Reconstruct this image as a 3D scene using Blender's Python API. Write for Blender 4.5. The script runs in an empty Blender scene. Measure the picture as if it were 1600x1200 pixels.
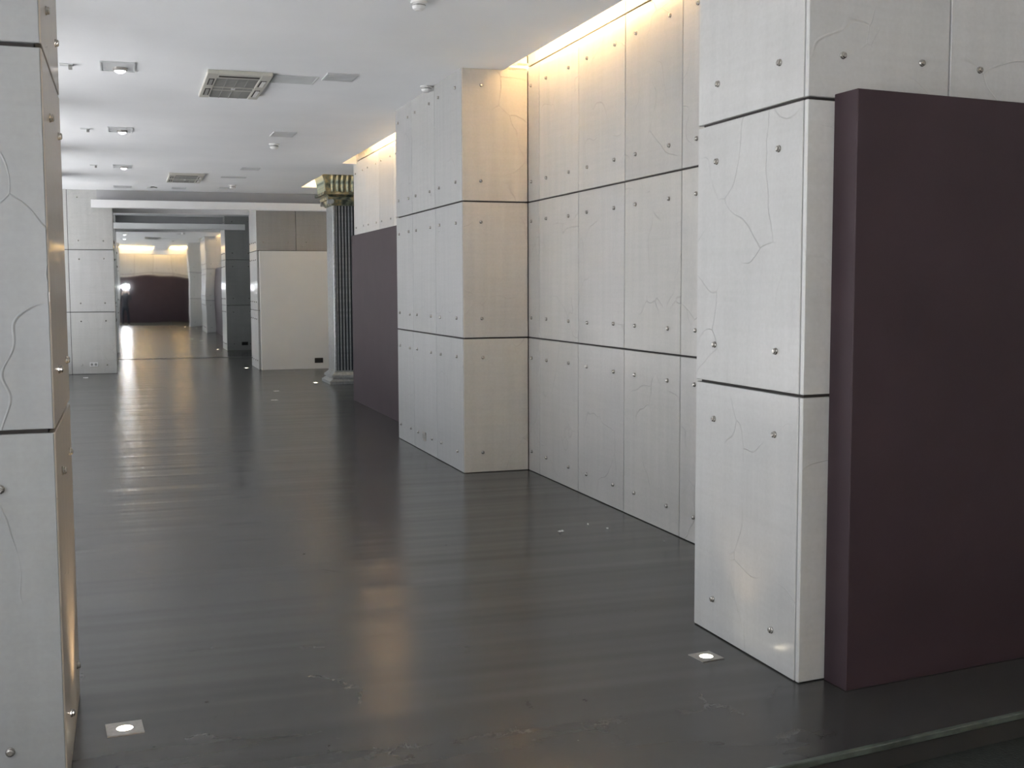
import bpy, bmesh, math, random
from mathutils import Vector, Matrix
random.seed(7)
SC = bpy.context.scene
COL = SC.collection

# ------------------------------------------------------------------ camera
F_PX, YAW, PITCH, ROLL, CAM_H = 1821.4, 0.3187, 0.0828, -0.0037, 1.649
fw = Vector((math.sin(YAW) * math.cos(PITCH), math.cos(YAW) * math.cos(PITCH), -math.sin(PITCH)))
rt0 = Vector((math.cos(YAW), -math.sin(YAW), 0))
up0 = rt0.cross(fw)
rt = rt0 * math.cos(ROLL) + up0 * math.sin(ROLL)
up = up0 * math.cos(ROLL) - rt0 * math.sin(ROLL)
cam_d = bpy.data.cameras.new('camera')
cam_d.sensor_fit = 'HORIZONTAL'
cam_d.sensor_width = 36.0
cam_d.lens = 36.0 * F_PX / 1600.0
cam_d.clip_start = 0.1
cam_d.clip_end = 300
cam = bpy.data.objects.new('camera', cam_d)
COL.objects.link(cam)
cam.matrix_world = Matrix(((rt.x, up.x, -fw.x, 0), (rt.y, up.y, -fw.y, 0), (rt.z, up.z, -fw.z, CAM_H), (0, 0, 0, 1)))
SC.camera = cam

# ------------------------------------------------------------------ world, exposure
SC.view_settings.view_transform = 'Standard'
SC.view_settings.look = 'None'
SC.view_settings.gamma = 1.0
SC.view_settings.use_curve_mapping = False
SC.view_settings.exposure = 0.0
SC.cycles.use_denoising = True
SC.cycles.max_bounces = 10
SC.cycles.diffuse_bounces = 6
SC.cycles.glossy_bounces = 5
SC.cycles.sample_clamp_indirect = 0.0
world = bpy.data.worlds.new('overcast_sky')
SC.world = world
world.use_nodes = True
bgn = world.node_tree.nodes['Background']
bgn.inputs[0].default_value = (0.93, 0.97, 1.0, 1)
SKY = 2.5
bgn.inputs[1].default_value = SKY

sun_d = bpy.data.lights.new('sun', 'SUN')
sun_d.energy = 32.5
sun_d.color = (0.97, 0.975, 1.0)
sun_d.angle = math.radians(2.0)
sun = bpy.data.objects.new('sun', sun_d); COL.objects.link(sun)
sun.rotation_euler = Vector((-0.36, 0.25, -0.9)).to_track_quat('-Z', 'Y').to_euler()

# ------------------------------------------------------------------ key dimensions (metres)
ZC = 3.543           # ceiling
J = (0.0, 1.2, 2.4, 3.577)
XW = 3.4195          # right wall
XL = -1.55           # window wall
YM = 28.6            # mirror
YBACK = -6.2
ZLOW = -0.10         # floor level below the step
SK = 0.12            # skew of the cross wall by the entrance

def y_cross(x): return 4.119 + SK * (x - 2.604)
def y_board(x): return 3.978 + SK * (x - 2.742)
def y_step(x): return 3.43 + 0.13 * (x - 2.26)

# ------------------------------------------------------------------ materials
def nt(name):
    m = bpy.data.materials.new(name)
    m.use_nodes = True
    t = m.node_tree
    return m, t, t.nodes['Principled BSDF']

def L(t, a, b): t.links.new(a, b)

def node(t, kind, **kw):
    n = t.nodes.new(kind)
    for k, v in kw.items():
        if k.startswith('i_'):
            key = k[2:]
            n.inputs[int(key) if key.isdigit() else key].default_value = v
        else:
            setattr(n, k, v)
    return n

def ramp(t, src, stops):
    r = t.nodes.new('ShaderNodeValToRGB')
    e = r.color_ramp.elements
    while len(e) < len(stops): e.new(0.5)
    for i, (p, c) in enumerate(stops):
        e[i].position = p
        e[i].color = c if len(c) == 4 else (*c, 1)
    L(t, src, r.inputs[0])
    return r

def mathn(t, op, a, b=None, c=None, clamp=False):
    n = t.nodes.new('ShaderNodeMath'); n.operation = op; n.use_clamp = clamp
    for i, v in enumerate((a, b, c)):
        if v is None: continue
        if isinstance(v, (int, float)): n.inputs[i].default_value = v
        else: L(t, v, n.inputs[i])
    return n.outputs[0]

def mixc(t, fac, a, b, mode='MIX'):
    n = t.nodes.new('ShaderNodeMix'); n.data_type = 'RGBA'; n.blend_type = mode
    for i, v in ((0, fac), (6, a), (7, b)):
        if isinstance(v, (int, float)): n.inputs[i].default_value = v
        elif isinstance(v, tuple): n.inputs[i].default_value = v if len(v) == 4 else (*v, 1)
        else: L(t, v, n.inputs[i])
    return n.outputs[2]

def plain(name, col, rough=0.6, metal=0.0, spec=0.5, coat=0.0, vary=0.0, vscale=6.0, bump=0.0, bscale=80.0):
    m, t, p = nt(name)
    p.inputs['Roughness'].default_value = rough
    p.inputs['Metallic'].default_value = metal
    p.inputs['Specular IOR Level'].default_value = spec
    p.inputs['Coat Weight'].default_value = coat
    tc = node(t, 'ShaderNodeTexCoord')
    if vary:
        n = node(t, 'ShaderNodeTexNoise', i_Scale=vscale, i_Detail=5.0)
        L(t, tc.outputs['Object'], n.inputs['Vector'])
        lo = tuple(c * (1 - vary) for c in col); hi = tuple(min(1, c * (1 + vary)) for c in col)
        r = ramp(t, n.outputs[0], [(0.3, lo), (0.7, hi)])
        L(t, r.outputs[0], p.inputs['Base Color'])
    else:
        p.inputs['Base Color'].default_value = (*col, 1)
    if bump:
        n = node(t, 'ShaderNodeTexNoise', i_Scale=bscale, i_Detail=3.0)
        L(t, tc.outputs['Object'], n.inputs['Vector'])
        b = node(t, 'ShaderNodeBump', i_Strength=bump, i_Distance=0.01)
        L(t, n.outputs[0], b.inputs['Height'])
        L(t, b.outputs[0], p.inputs['Normal'])
    return m

def emit(name, col, strength):
    m = bpy.data.materials.new(name); m.use_nodes = True
    t = m.node_tree
    for n in list(t.nodes):
        if n.type == 'BSDF_PRINCIPLED': t.nodes.remove(n)
    e = node(t, 'ShaderNodeEmission'); e.inputs[0].default_value = (*col, 1); e.inputs[1].default_value = strength
    L(t, e.outputs[0], t.nodes['Material Output'].inputs[0])
    return m

def concrete_mat():
    m, t, p = nt('sealed_concrete')
    tc = node(t, 'ShaderNodeTexCoord')
    oi = node(t, 'ShaderNodeObjectInfo')
    off = node(t, 'ShaderNodeVectorMath', operation='SCALE'); off.inputs[0].default_value = (37.0, 11.0, 53.0)
    L(t, oi.outputs['Random'], off.inputs['Scale'])
    co = node(t, 'ShaderNodeVectorMath', operation='ADD')
    L(t, tc.outputs['Object'], co.inputs[0]); L(t, off.outputs[0], co.inputs[1])
    V = co.outputs[0]
    big = node(t, 'ShaderNodeTexNoise', i_Scale=1.5, i_Detail=5.0, i_Roughness=0.55); L(t, V, big.inputs['Vector'])
    stm = node(t, 'ShaderNodeMapping'); stm.inputs['Scale'].default_value = (1.6, 1.6, 26.0); L(t, V, stm.inputs['Vector'])
    strk = node(t, 'ShaderNodeTexNoise', i_Scale=1.2, i_Detail=4.0, i_Roughness=0.6); L(t, stm.outputs[0], strk.inputs['Vector'])
    vtm = node(t, 'ShaderNodeMapping'); vtm.inputs['Scale'].default_value = (14.0, 14.0, 1.0); L(t, V, vtm.inputs['Vector'])
    vst = node(t, 'ShaderNodeTexNoise', i_Scale=1.0, i_Detail=3.0); L(t, vtm.outputs[0], vst.inputs['Vector'])
    fine = node(t, 'ShaderNodeTexNoise', i_Scale=55.0, i_Detail=3.0); L(t, V, fine.inputs['Vector'])
    # creases left by the film in the mould: sparse curved lines
    wn = node(t, 'ShaderNodeTexNoise', i_Scale=1.7, i_Detail=2.0); L(t, V, wn.inputs['Vector'])
    wv = node(t, 'ShaderNodeVectorMath', operation='MULTIPLY_ADD'); L(t, wn.outputs['Color'], wv.inputs[0])
    wv.inputs[1].default_value = (0.65, 0.65, 0.65); L(t, V, wv.inputs[2])
    vo = node(t, 'ShaderNodeTexVoronoi', feature='DISTANCE_TO_EDGE', i_Scale=1.7); L(t, wv.outputs[0], vo.inputs['Vector'])
    wob = node(t, 'ShaderNodeTexNoise', i_Scale=9.0, i_Detail=2.0); L(t, V, wob.inputs['Vector'])
    dist = mathn(t, 'ADD', vo.outputs[0], mathn(t, 'MULTIPLY', mathn(t, 'SUBTRACT', wob.outputs[0], 0.5), 0.006))
    line = mathn(t, 'SUBTRACT', 1.0, mathn(t, 'DIVIDE', mathn(t, 'ABSOLUTE', dist), 0.0075), clamp=True)
    mk = node(t, 'ShaderNodeTexNoise', i_Scale=2.6, i_Detail=1.0); L(t, V, mk.inputs['Vector'])
    mask = ramp(t, mk.outputs[0], [(0.46, (0, 0, 0)), (0.57, (1, 1, 1))])
    vein = mathn(t, 'MULTIPLY', line, mask.outputs[0])
    c1 = ramp(t, big.outputs[0], [(0.30, (0.45, 0.455, 0.44)), (0.52, (0.52, 0.52, 0.505)), (0.72, (0.57, 0.57, 0.555))])
    c2 = mixc(t, 0.30, c1.outputs[0], ramp(t, strk.outputs[0], [(0.3, (0.44, 0.44, 0.43)), (0.7, (0.58, 0.58, 0.57))]).outputs[0])
    c3 = mixc(t, 0.25, c2, ramp(t, vst.outputs[0], [(0.3, (0.42, 0.43, 0.42)), (0.7, (0.60, 0.60, 0.59))]).outputs[0])
    c4 = mixc(t, 0.15, c3, ramp(t, fine.outputs[0], [(0.3, (0.4, 0.4, 0.39)), (0.7, (0.6, 0.6, 0.59))]).outputs[0])
    c5 = mixc(t, mathn(t, 'MULTIPLY', vein, 0.26), c4, (0.36, 0.355, 0.34))
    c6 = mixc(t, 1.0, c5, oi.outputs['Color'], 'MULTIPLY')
    L(t, c6, p.inputs['Base Color'])
    rr = mathn(t, 'MULTIPLY_ADD', big.outputs[0], 0.22, 0.34)
    L(t, rr, p.inputs['Roughness'])
    p.inputs['Specular IOR Level'].default_value = 0.5
    p.inputs['Coat Weight'].default_value = 0.35
    p.inputs['Coat Roughness'].default_value = 0.16
    h = mathn(t, 'ADD', mathn(t, 'MULTIPLY', vein, 0.9), mathn(t, 'MULTIPLY', wob.outputs[0], 0.10))
    h = mathn(t, 'ADD', h, mathn(t, 'MULTIPLY', strk.outputs[0], 0.10))
    b = node(t, 'ShaderNodeBump', i_Strength=0.5, i_Distance=0.006)
    L(t, h, b.inputs['Height'])
    L(t, b.outputs[0], p.inputs['Normal']); L(t, b.outputs[0], p.inputs['Coat Normal'])
    return m

def floor_mat():
    m, t, p = nt('dark_resin_floor')
    tc = node(t, 'ShaderNodeTexCoord'); V = tc.outputs['Object']
    big = node(t, 'ShaderNodeTexNoise', i_Scale=0.9, i_Detail=6.0, i_Roughness=0.6); L(t, V, big.inputs['Vector'])
    c1 = ramp(t, big.outputs[0], [(0.3, (0.044, 0.044, 0.043)), (0.55, (0.051, 0.050, 0.048)), (0.75, (0.060, 0.058, 0.055))])
    # pale scuffs
    s1 = node(t, 'ShaderNodeTexNoise', i_Scale=7.0, i_Detail=8.0, i_Roughness=0.72, i_Distortion=0.6); L(t, V, s1.inputs['Vector'])
    s2 = node(t, 'ShaderNodeTexNoise', i_Scale=1.4, i_Detail=2.0); L(t, V, s2.inputs['Vector'])
    sc = mathn(t, 'MULTIPLY', ramp(t, s1.outputs[0], [(0.60, (0, 0, 0)), (0.74, (1, 1, 1))]).outputs[0],
               ramp(t, s2.outputs[0], [(0.42, (0, 0, 0)), (0.62, (1, 1, 1))]).outputs[0])
    c2 = mixc(t, mathn(t, 'MULTIPLY', sc, 0.24), c1.outputs[0], (0.16, 0.155, 0.145))
    vo = node(t, 'ShaderNodeTexVoronoi', feature='DISTANCE_TO_EDGE', i_Scale=0.9)
    wv = node(t, 'ShaderNodeVectorMath', operation='MULTIPLY_ADD'); L(t, s1.outputs['Color'], wv.inputs[0])
    wv.inputs[1].default_value = (0.25, 0.25, 0.25); L(t, V, wv.inputs[2]); L(t, wv.outputs[0], vo.inputs['Vector'])
    sl = mathn(t, 'SUBTRACT', 1.0, mathn(t, 'DIVIDE', vo.outputs[0], 0.006), clamp=True)
    mk = node(t, 'ShaderNodeTexNoise', i_Scale=3.1, i_Detail=1.0); L(t, V, mk.inputs['Vector'])
    sl = mathn(t, 'MULTIPLY', sl, ramp(t, mk.outputs[0], [(0.55, (0, 0, 0)), (0.63, (1, 1, 1))]).outputs[0])
    c3 = mixc(t, mathn(t, 'MULTIPLY', sl, 0.35), c2, (0.2, 0.195, 0.18))
    sp = node(t, 'ShaderNodeTexVoronoi', feature='F1', i_Scale=3.3); L(t, V, sp.inputs['Vector'])
    spk = mathn(t, 'LESS_THAN', sp.outputs['Distance'], 0.028)
    c4 = mixc(t, mathn(t, 'MULTIPLY', spk, 0.3), c3, (0.3, 0.29, 0.27))
    L(t, c4, p.inputs['Base Color'])
    rg = mathn(t, 'MULTIPLY_ADD', big.outputs[0], 0.08, 0.195)
    rg = mathn(t, 'ADD', rg, mathn(t, 'MULTIPLY', sc, 0.06))
    L(t, rg, p.inputs['Roughness'])
    p.inputs['Specular IOR Level'].default_value = 0.36
    # trowel rows across the hall
    mp = node(t, 'ShaderNodeMapping'); mp.inputs['Scale'].default_value = (0.13, 2.5, 1.0); L(t, V, mp.inputs['Vector'])
    rows = node(t, 'ShaderNodeTexNoise', i_Scale=1.0, i_Detail=2.0, i_Roughness=0.45); L(t, mp.outputs[0], rows.inputs['Vector'])
    lump = node(t, 'ShaderNodeTexNoise', i_Scale=3.0, i_Detail=3.0); L(t, V, lump.inputs['Vector'])
    h = mathn(t, 'ADD', mathn(t, 'MULTIPLY', rows.outputs[0], 1.0), mathn(t, 'MULTIPLY', lump.outputs[0], 0.04))
    b = node(t, 'ShaderNodeBump', i_Strength=1.0, i_Distance=0.013)
    L(t, h, b.inputs['Height']); L(t, b.outputs[0], p.inputs['Normal'])
    return m

def ceiling_mat():
    m, t, p = nt('matt_white_ceiling')
    tc = node(t, 'ShaderNodeTexCoord'); V = tc.outputs['Object']
    n = node(t, 'ShaderNodeTexNoise', i_Scale=0.7, i_Detail=4.0); L(t, V, n.inputs['Vector'])
    r = ramp(t, n.outputs[0], [(0.3, (0.79, 0.805, 0.82)), (0.7, (0.86, 0.87, 0.885))])
    L(t, r.outputs[0], p.inputs['Base Color'])
    p.inputs['Roughness'].default_value = 0.75
    p.inputs['Specular IOR Level'].default_value = 0.25
    n2 = node(t, 'ShaderNodeTexNoise', i_Scale=1.3, i_Detail=2.0); L(t, V, n2.inputs['Vector'])
    b = node(t, 'ShaderNodeBump', i_Strength=0.25, i_Distance=0.01); L(t, n2.outputs[0], b.inputs['Height'])
    L(t, b.outputs[0], p.inputs['Normal'])
    return m

def glass_mat():
    m = bpy.data.materials.new('window_glass'); m.use_nodes = True
    t = m.node_tree
    for n in list(t.nodes):
        if n.type == 'BSDF_PRINCIPLED': t.nodes.remove(n)
    tr = node(t, 'ShaderNodeBsdfTransparent'); tr.inputs[0].default_value = (0.94, 0.94, 0.95, 1)
    gl = node(t, 'ShaderNodeBsdfGlossy'); gl.inputs['Roughness'].default_value = 0.02
    fr = node(t, 'ShaderNodeFresnel', i_IOR=1.45)
    mx = node(t, 'ShaderNodeMixShader')
    ge = node(t, 'ShaderNodeNewGeometry')
    L(t, mathn(t, 'MULTIPLY', fr.outputs[0], mathn(t, 'SUBTRACT', 1.0, ge.outputs['Backfacing'])), mx.inputs[0]); L(t, tr.outputs[0], mx.inputs[1]); L(t, gl.outputs[0], mx.inputs[2])
    L(t, mx.outputs[0], t.nodes['Material Output'].inputs[0])
    return m

def mirror_mat():
    m, t, p = nt('silvered_mirror')
    p.inputs['Base Color'].default_value = (0.80, 0.82, 0.82, 1)
    p.inputs['Metallic'].default_value = 1.0
    p.inputs['Roughness'].default_value = 0.02
    return m

def gilt_mat():
    m, t, p = nt('gilt_and_patina')
    tc = node(t, 'ShaderNodeTexCoord')
    n = node(t, 'ShaderNodeTexNoise', i_Scale=9.0, i_Detail=6.0); L(t, tc.outputs['Object'], n.inputs['Vector'])
    r = ramp(t, n.outputs[0], [(0.34, (0.07, 0.085, 0.065)), (0.46, (0.20, 0.22, 0.16)), (0.58, (0.42, 0.34, 0.18)), (0.7, (0.62, 0.54, 0.36))])
    L(t, r.outputs[0], p.inputs['Base Color'])
    p.inputs['Metallic'].default_value = 0.6
    p.inputs['Roughness'].default_value = 0.38
    return m

M = dict(
    concrete=concrete_mat(), floor=floor_mat(), ceiling=ceiling_mat(), glass=glass_mat(), mirror=mirror_mat(), gilt=gilt_mat(),
    core=plain('shadow_gap', (0.045, 0.04, 0.038), 0.9),
    bolt=plain('stainless_bolt', (0.42, 0.40, 0.37), 0.26, 0.9, vary=0.25, vscale=30),
    bolt_dark=plain('bolt_washer', (0.13, 0.12, 0.11), 0.45, 0.6),
    plum=plain('plum_paint', (0.044, 0.027, 0.033), 0.6, spec=0.35, vary=0.10, vscale=2.5, bump=0.05, bscale=60),
    offwhite=plain('off_white_paint', (0.66, 0.655, 0.63), 0.55, vary=0.03, vscale=2.0),
    white=plain('white_paint', (0.88, 0.88, 0.88), 0.5, vary=0.02, vscale=3.0),
    grey_paint=plain('grey_paint', (0.42, 0.42, 0.43), 0.6, vary=0.03, vscale=3.0),
    ivory=plain('ivory_plastic', (0.52, 0.51, 0.46), 0.4),
    grille=plain('grey_grille', (0.30, 0.30, 0.285), 0.5),
    slot=plain('dark_slot', (0.03, 0.022, 0.02), 0.7),
    panel_grey=plain('pale_grey_metal', (0.60, 0.62, 0.62), 0.5),
    vent_grey=plain('vent_grey', (0.56, 0.57, 0.58), 0.5),
    silver=plain('silver_leaf', (0.50, 0.52, 0.53), 0.30, 0.85, vary=0.18, vscale=25, bump=0.06, bscale=90),
    groove_shade=plain('groove_shade_metal', (0.05, 0.058, 0.066), 0.45, 0.5),  # dark reflections inside the flutes are put into this colour
    black=plain('black_plastic', (0.012, 0.012, 0.012), 0.35),
    plastic_white=plain('white_plastic', (0.75, 0.75, 0.74), 0.35),
    steel=plain('brushed_steel', (0.45, 0.43, 0.40), 0.35, 0.9, vary=0.12, vscale=60),
    nosing=plain('worn_step_edge', (0.075, 0.09, 0.076), 0.35, vary=0.5, vscale=14),
    carpet=plain('dark_entrance_matting', (0.018, 0.022, 0.019), 0.75, vary=0.35, vscale=30, bump=0.4, bscale=90),
    frame=plain('anthracite_frame', (0.06, 0.062, 0.065), 0.4, 0.3),
    pavement=plain('pale_pavement', (0.55, 0.54, 0.52), 0.85, vary=0.1, vscale=1.0),
    paper=plain('paper', (0.72, 0.72, 0.70), 0.7),
    lens_up=emit('uplight_lens', (1.0, 0.88, 0.66), 22.0),
    lamp=emit('halogen_lamp', (0.92, 0.95, 1.0), 9.0),
    tube=emit('warm_tube', (1.0, 0.62, 0.26), 260.0),
    tube_hall=emit('warm_tube_entrance', (1.0, 0.62, 0.22), 60.0),
    tube_column=emit('warm_tube_column', (1.0, 0.64, 0.28), 130.0),
    flash=emit('flash_tube', (0.93, 0.95, 1.0), 260.0),
    skin=plain('skin', (0.50, 0.32, 0.24), 0.5),
    jacket=plain('dark_jacket', (0.025, 0.027, 0.035), 0.8, vary=0.2),
    trousers=plain('dark_trousers', (0.012, 0.014, 0.024), 0.8, vary=0.2),
    hair=plain('dark_hair', (0.02, 0.014, 0.01), 0.6),
)

# ------------------------------------------------------------------ helpers
def bx(bm, x0, x1, y0, y1, z0, z1):
    vs = [bm.verts.new((x, y, z)) for x in (x0, x1) for y in (y0, y1) for z in (z0, z1)]
    for f in ((0, 1, 3, 2), (4, 6, 7, 5), (0, 4, 5, 1), (2, 3, 7, 6), (0, 2, 6, 4), (1, 5, 7, 3)):
        bm.faces.new([vs[i] for i in f])
    return vs

def prism(bm, pts, z0, z1):
    a = [bm.verts.new((x, y, z0)) for x, y in pts]; b = [bm.verts.new((x, y, z1)) for x, y in pts]
    n = len(pts)
    bm.faces.new(a[::-1]); bm.faces.new(b)
    for i in range(n): bm.faces.new((a[i], a[(i + 1) % n], b[(i + 1) % n], b[i]))

def lathe(bm, prof, seg=16, axis='z', center=(0, 0, 0), a0=0.0):
    rings = []
    for r, h in prof:
        ring = []
        for i in range(seg):
            a = a0 + 2 * math.pi * i / seg
            c, s = r * math.cos(a), r * math.sin(a)
            v = (c, s, h) if axis == 'z' else (c, h, s)
            ring.append(bm.verts.new((v[0] + center[0], v[1] + center[1], v[2] + center[2])))
        rings.append(ring)
    for k in range(len(rings) - 1):
        for i in range(seg):
            bm.faces.new((rings[k][i], rings[k][(i + 1) % seg], rings[k + 1][(i + 1) % seg], rings[k + 1][i]))
    bm.faces.new(rings[0]); bm.faces.new(rings[-1])

def mesh_of(name, bm, mat, bevel=0.0, smooth=False):
    if bevel:
        bmesh.ops.bevel(bm, geom=list(bm.edges), offset=bevel, segments=1, affect='EDGES', clamp_overlap=True)
    bmesh.ops.recalc_face_normals(bm, faces=bm.faces)
    me = bpy.data.meshes.new(name)
    bm.to_mesh(me); bm.free()
    if smooth:
        for p in me.polygons: p.use_smooth = True
    me.materials.append(M[mat])
    return me

def obj(name, me, parent=None, loc=(0, 0, 0), rz=0.0):
    o = bpy.data.objects.new(name, me)
    COL.objects.link(o)
    o.location = loc
    o.rotation_euler = (0, 0, rz)
    if parent is not None: o.parent = parent
    return o

def build(name, fn, mat, parent=None, loc=(0, 0, 0), rz=0.0, bevel=0.0, smooth=False):
    bm = bmesh.new(); fn(bm)
    return obj(name, mesh_of(name, bm, mat, bevel, smooth), parent, loc, rz)

def thing(name, label, cat, loc=(0, 0, 0), rz=0.0, group=None):
    o = bpy.data.objects.new(name, None); COL.objects.link(o)
    o.empty_display_size = 0.1
    o.location = loc; o.rotation_euler = (0, 0, rz)
    return tag(o, label, cat, group)

def tag(o, label, cat, group=None):
    o['label'] = label; o['category'] = cat
    if group: o['group'] = group
    return o

def struct(o, label=None, cat=None):
    o['kind'] = 'structure'
    if label: o['label'] = label
    if cat: o['category'] = cat
    return o

# ------------------------------------------------------------------ concrete cladding: panels with bolts
PT = 0.022           # panel thickness
HJ, VJ = 0.013, 0.009
_pm = {}
def panel_mesh(w, h):
    k = (round(w, 3), round(h, 3))
    if k not in _pm:
        bm = bmesh.new(); bx(bm, -w / 2, w / 2, -PT, 0, 0, h)
        _pm[k] = mesh_of('panel', bm, 'concrete', bevel=0.0025)
    return _pm[k]
def bolt_mesh():
    bm = bmesh.new()
    lathe(bm, [(0.0150, 0.0), (0.0150, -0.004), (0.0125, -0.0065), (0.0125, -0.012), (0.008, -0.015)], 12, 'y')
    me = mesh_of('bolt', bm, 'bolt', smooth=False)
    return me
BOLT = bolt_mesh()

def clad(parent, p0, p1, cols, rows, bolts=None, base=1.0, warm=0.0, seed=0, spread=0.07):
    """panels on the vertical plane p0->p1; the visible side is to the right when walking p0->p1.
    cols: distances along the run; rows: heights; bolts: per column list of bolt offsets from the column start."""
    rnd = random.Random(seed * 31 + 5)
    ploc = Vector(parent.location)
    p0 = Vector((*p0, 0)); p1 = Vector((*p1, 0)); d = (p1 - p0).normalized()
    n = Vector((d.y, -d.x, 0)); th = math.atan2(d.y, d.x)
    for ci in range(len(cols) - 1):
        a, b = cols[ci], cols[ci + 1]
        w = b - a - VJ
        for ri in range(len(rows) - 1):
            z0, z1 = rows[ri], rows[ri + 1]
            lo = z0 + (HJ / 2 if ri else 0.004)
            hi = z1 - HJ / 2
            c = p0 + d * ((a + b) / 2) - n * PT
            o = obj('panel', panel_mesh(w, hi - lo), parent, (c.x - ploc.x, c.y - ploc.y, lo - ploc.z), th)
            g = base * (1 + rnd.uniform(-spread, spread))
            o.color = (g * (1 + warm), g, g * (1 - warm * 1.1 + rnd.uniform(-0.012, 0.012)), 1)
            if bolts is None:
                offs = [0.185, (b - a) - 0.185] if (b - a) > 0.5 else [(b - a) / 2]
            else:
                offs = bolts[ci]
            if hi - lo < 0.6: continue
            for off in offs:
                for zz in (z0 + 0.175, z1 - 0.175):
                    k = obj('bolt', BOLT, o, (off - (b - a) / 2 + rnd.uniform(-.006, .006), -PT, zz - lo + rnd.uniform(-.006, .006)))
                    k.rotation_euler = (0, rnd.uniform(0, 3.1), 0)

# ================================================================== SETTING
# floor
def fl(bm):
    xs = (XL - 0.4, 5.6)
    prism(bm, [(xs[0], y_step(xs[0])), (xs[1], y_step(xs[1])), (xs[1], YM + 0.4), (xs[0], YM + 0.4)], ZLOW - 0.05, 0.0)
struct(build('floor', fl, 'floor'), 'dark grey glossy floor running the length of the hall', 'floor')
def fl2(bm):
    xs = (XL - 0.4, 5.6)
    prism(bm, [(xs[0], YBACK - 0.3), (xs[1], YBACK - 0.3), (xs[1], y_step(xs[1]) + 0.2), (xs[0], y_step(xs[0]) + 0.2)], ZLOW - 0.04, ZLOW)
struct(build('floor_entrance', fl2, 'carpet'), 'near black lower floor in front of the shallow step', 'floor')
def nose(bm):
    xs = (XL, 5.0)
    prism(bm, [(xs[0], y_step(xs[0]) - 0.012), (xs[1], y_step(xs[1]) - 0.012), (xs[1], y_step(xs[1]) + 0.012), (xs[0], y_step(xs[0]) + 0.012)], -0.022, 0.002)
struct(build('trim_1', nose, 'nosing', bevel=0.003), 'worn greenish edge strip of the shallow step', 'step edge')

# ceiling with its cove openings
XE = 3.19
def ceil(bm):
    T = 0.07
    def s(x0, x1, y0, y1): bx(bm, x0, x1, y0, y1, ZC, ZC + T)
    s(XL - 0.2, XE, 1.4, YM + 0.2)
    s(XE, XW + 0.2, 9.888, 12.5)
    s(XE, 5.2, 1.4, 5.06)
    s(XE, 5.2, 17.94, 19.7)
    s(XE, 5.2, 22.35, YM + 0.2)
    # around the entrance cove
    s(XL - 0.2, -0.45, -4.7, 1.4); s(1.35, 2.1, -4.7, 1.4); s(4.0, 5.2, -4.7, 1.4)
    bx(bm, XL - 0.2, 5.2, -5.3, -4.7, 3.33, ZC + T)       # dropped soffit in front of the back wall
    # upstands that close the coves above the slab
    bx(bm, 2.75, 2.79, 5.0, 9.9, ZC + T, 4.15); bx(bm, 2.75, 2.79, 12.4, 18.0, ZC + T, 4.15)
    bx(bm, 2.79, 5.2, 4.95, 5.0, ZC + T, 4.15); bx(bm, 2.79, 5.2, 17.94, 17.99, ZC + T, 4.15)
    bx(bm, 2.75, 5.2, 19.6, 19.65, ZC + T, 4.15); bx(bm, 2.75, 5.2, 22.40, 22.45, ZC + T, 4.15); bx(bm, 2.75, 2.79, 19.65, 22.4, ZC + T, 4.15)
    bx(bm, XL - 0.2, 5.2, 1.45, 1.5, ZC + T, 4.15)
    bx(bm, XL - 0.2, 5.2, YBACK - 0.2, YM + 0.2, 4.15, 4.2)
struct(build('ceiling', ceil, 'ceiling'), 'flat matt white ceiling with open cove slots along the right', 'ceiling')

# right wall (two recessed stretches) with panels
def wr(bm):
    bx(bm, XW + PT, XW + 0.25, 5.0, 18.19, 0, 4.15)
wall_r = struct(build('wall_right', wr, 'core'), 'pale bolted concrete panel wall recessed between the pillars', 'wall')
cols = [9.888 - y for y in (9.888, 9.592, 8.672, 7.766, 6.861, 5.95, 5.06)]
clad(wall_r, (XW, 9.888), (XW, 5.06), cols, (*J, 4.15), bolts=[[0.09], [0.185, 0.715], [0.19, 0.72], [0.19, 0.72], [0.21, 0.72], [0.19, 0.70]], base=0.78, warm=0.03, seed=1, spread=0.06)
cols = [18.2 - y for y in (18.2, 17.25, 16.3, 15.35, 14.4, 13.45, 12.5)]
clad(wall_r, (XW, 18.2), (XW, 12.5), cols, (*J, 4.15), base=1.03, warm=0.02, seed=2, spread=0.12)

# niche around the column, end of the hall, outer walls
def outer(bm):
    bx(bm, XW + PT, 5.2, 18.0, 18.2 - PT, 0, 4.15)
    bx(bm, 4.7, 4.9, 18.2, 24.0, 0, 4.15)
niche = struct(build('wall_niche', outer, 'core'), 'concrete side of the recess behind the fluted column', 'wall')
clad(niche, (4.7, 18.2), (XW, 18.2), [0, 0.64, 1.28], (*J, 4.15), base=0.98, seed=3)
clad(niche, (4.7 - PT, 24.0), (4.7 - PT, 18.2), [0, 0.95, 1.9, 2.85, 3.8, 4.75, 5.8], (*J, 4.15), base=0.98, seed=4)
struct(build('wall_far', lambda bm: bx(bm, XL - 0.2, 5.2, YM + 0.03, YM + 0.25, 0, 4.15), 'grey_paint'), 'end wall that carries the big mirror', 'wall')
struct(build('wall_far_right', lambda bm: bx(bm, 4.7, 4.9, 25.4, YM + 0.03, 0, 4.15), 'grey_paint'), 'plain side wall next to the mirror', 'wall')
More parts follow.
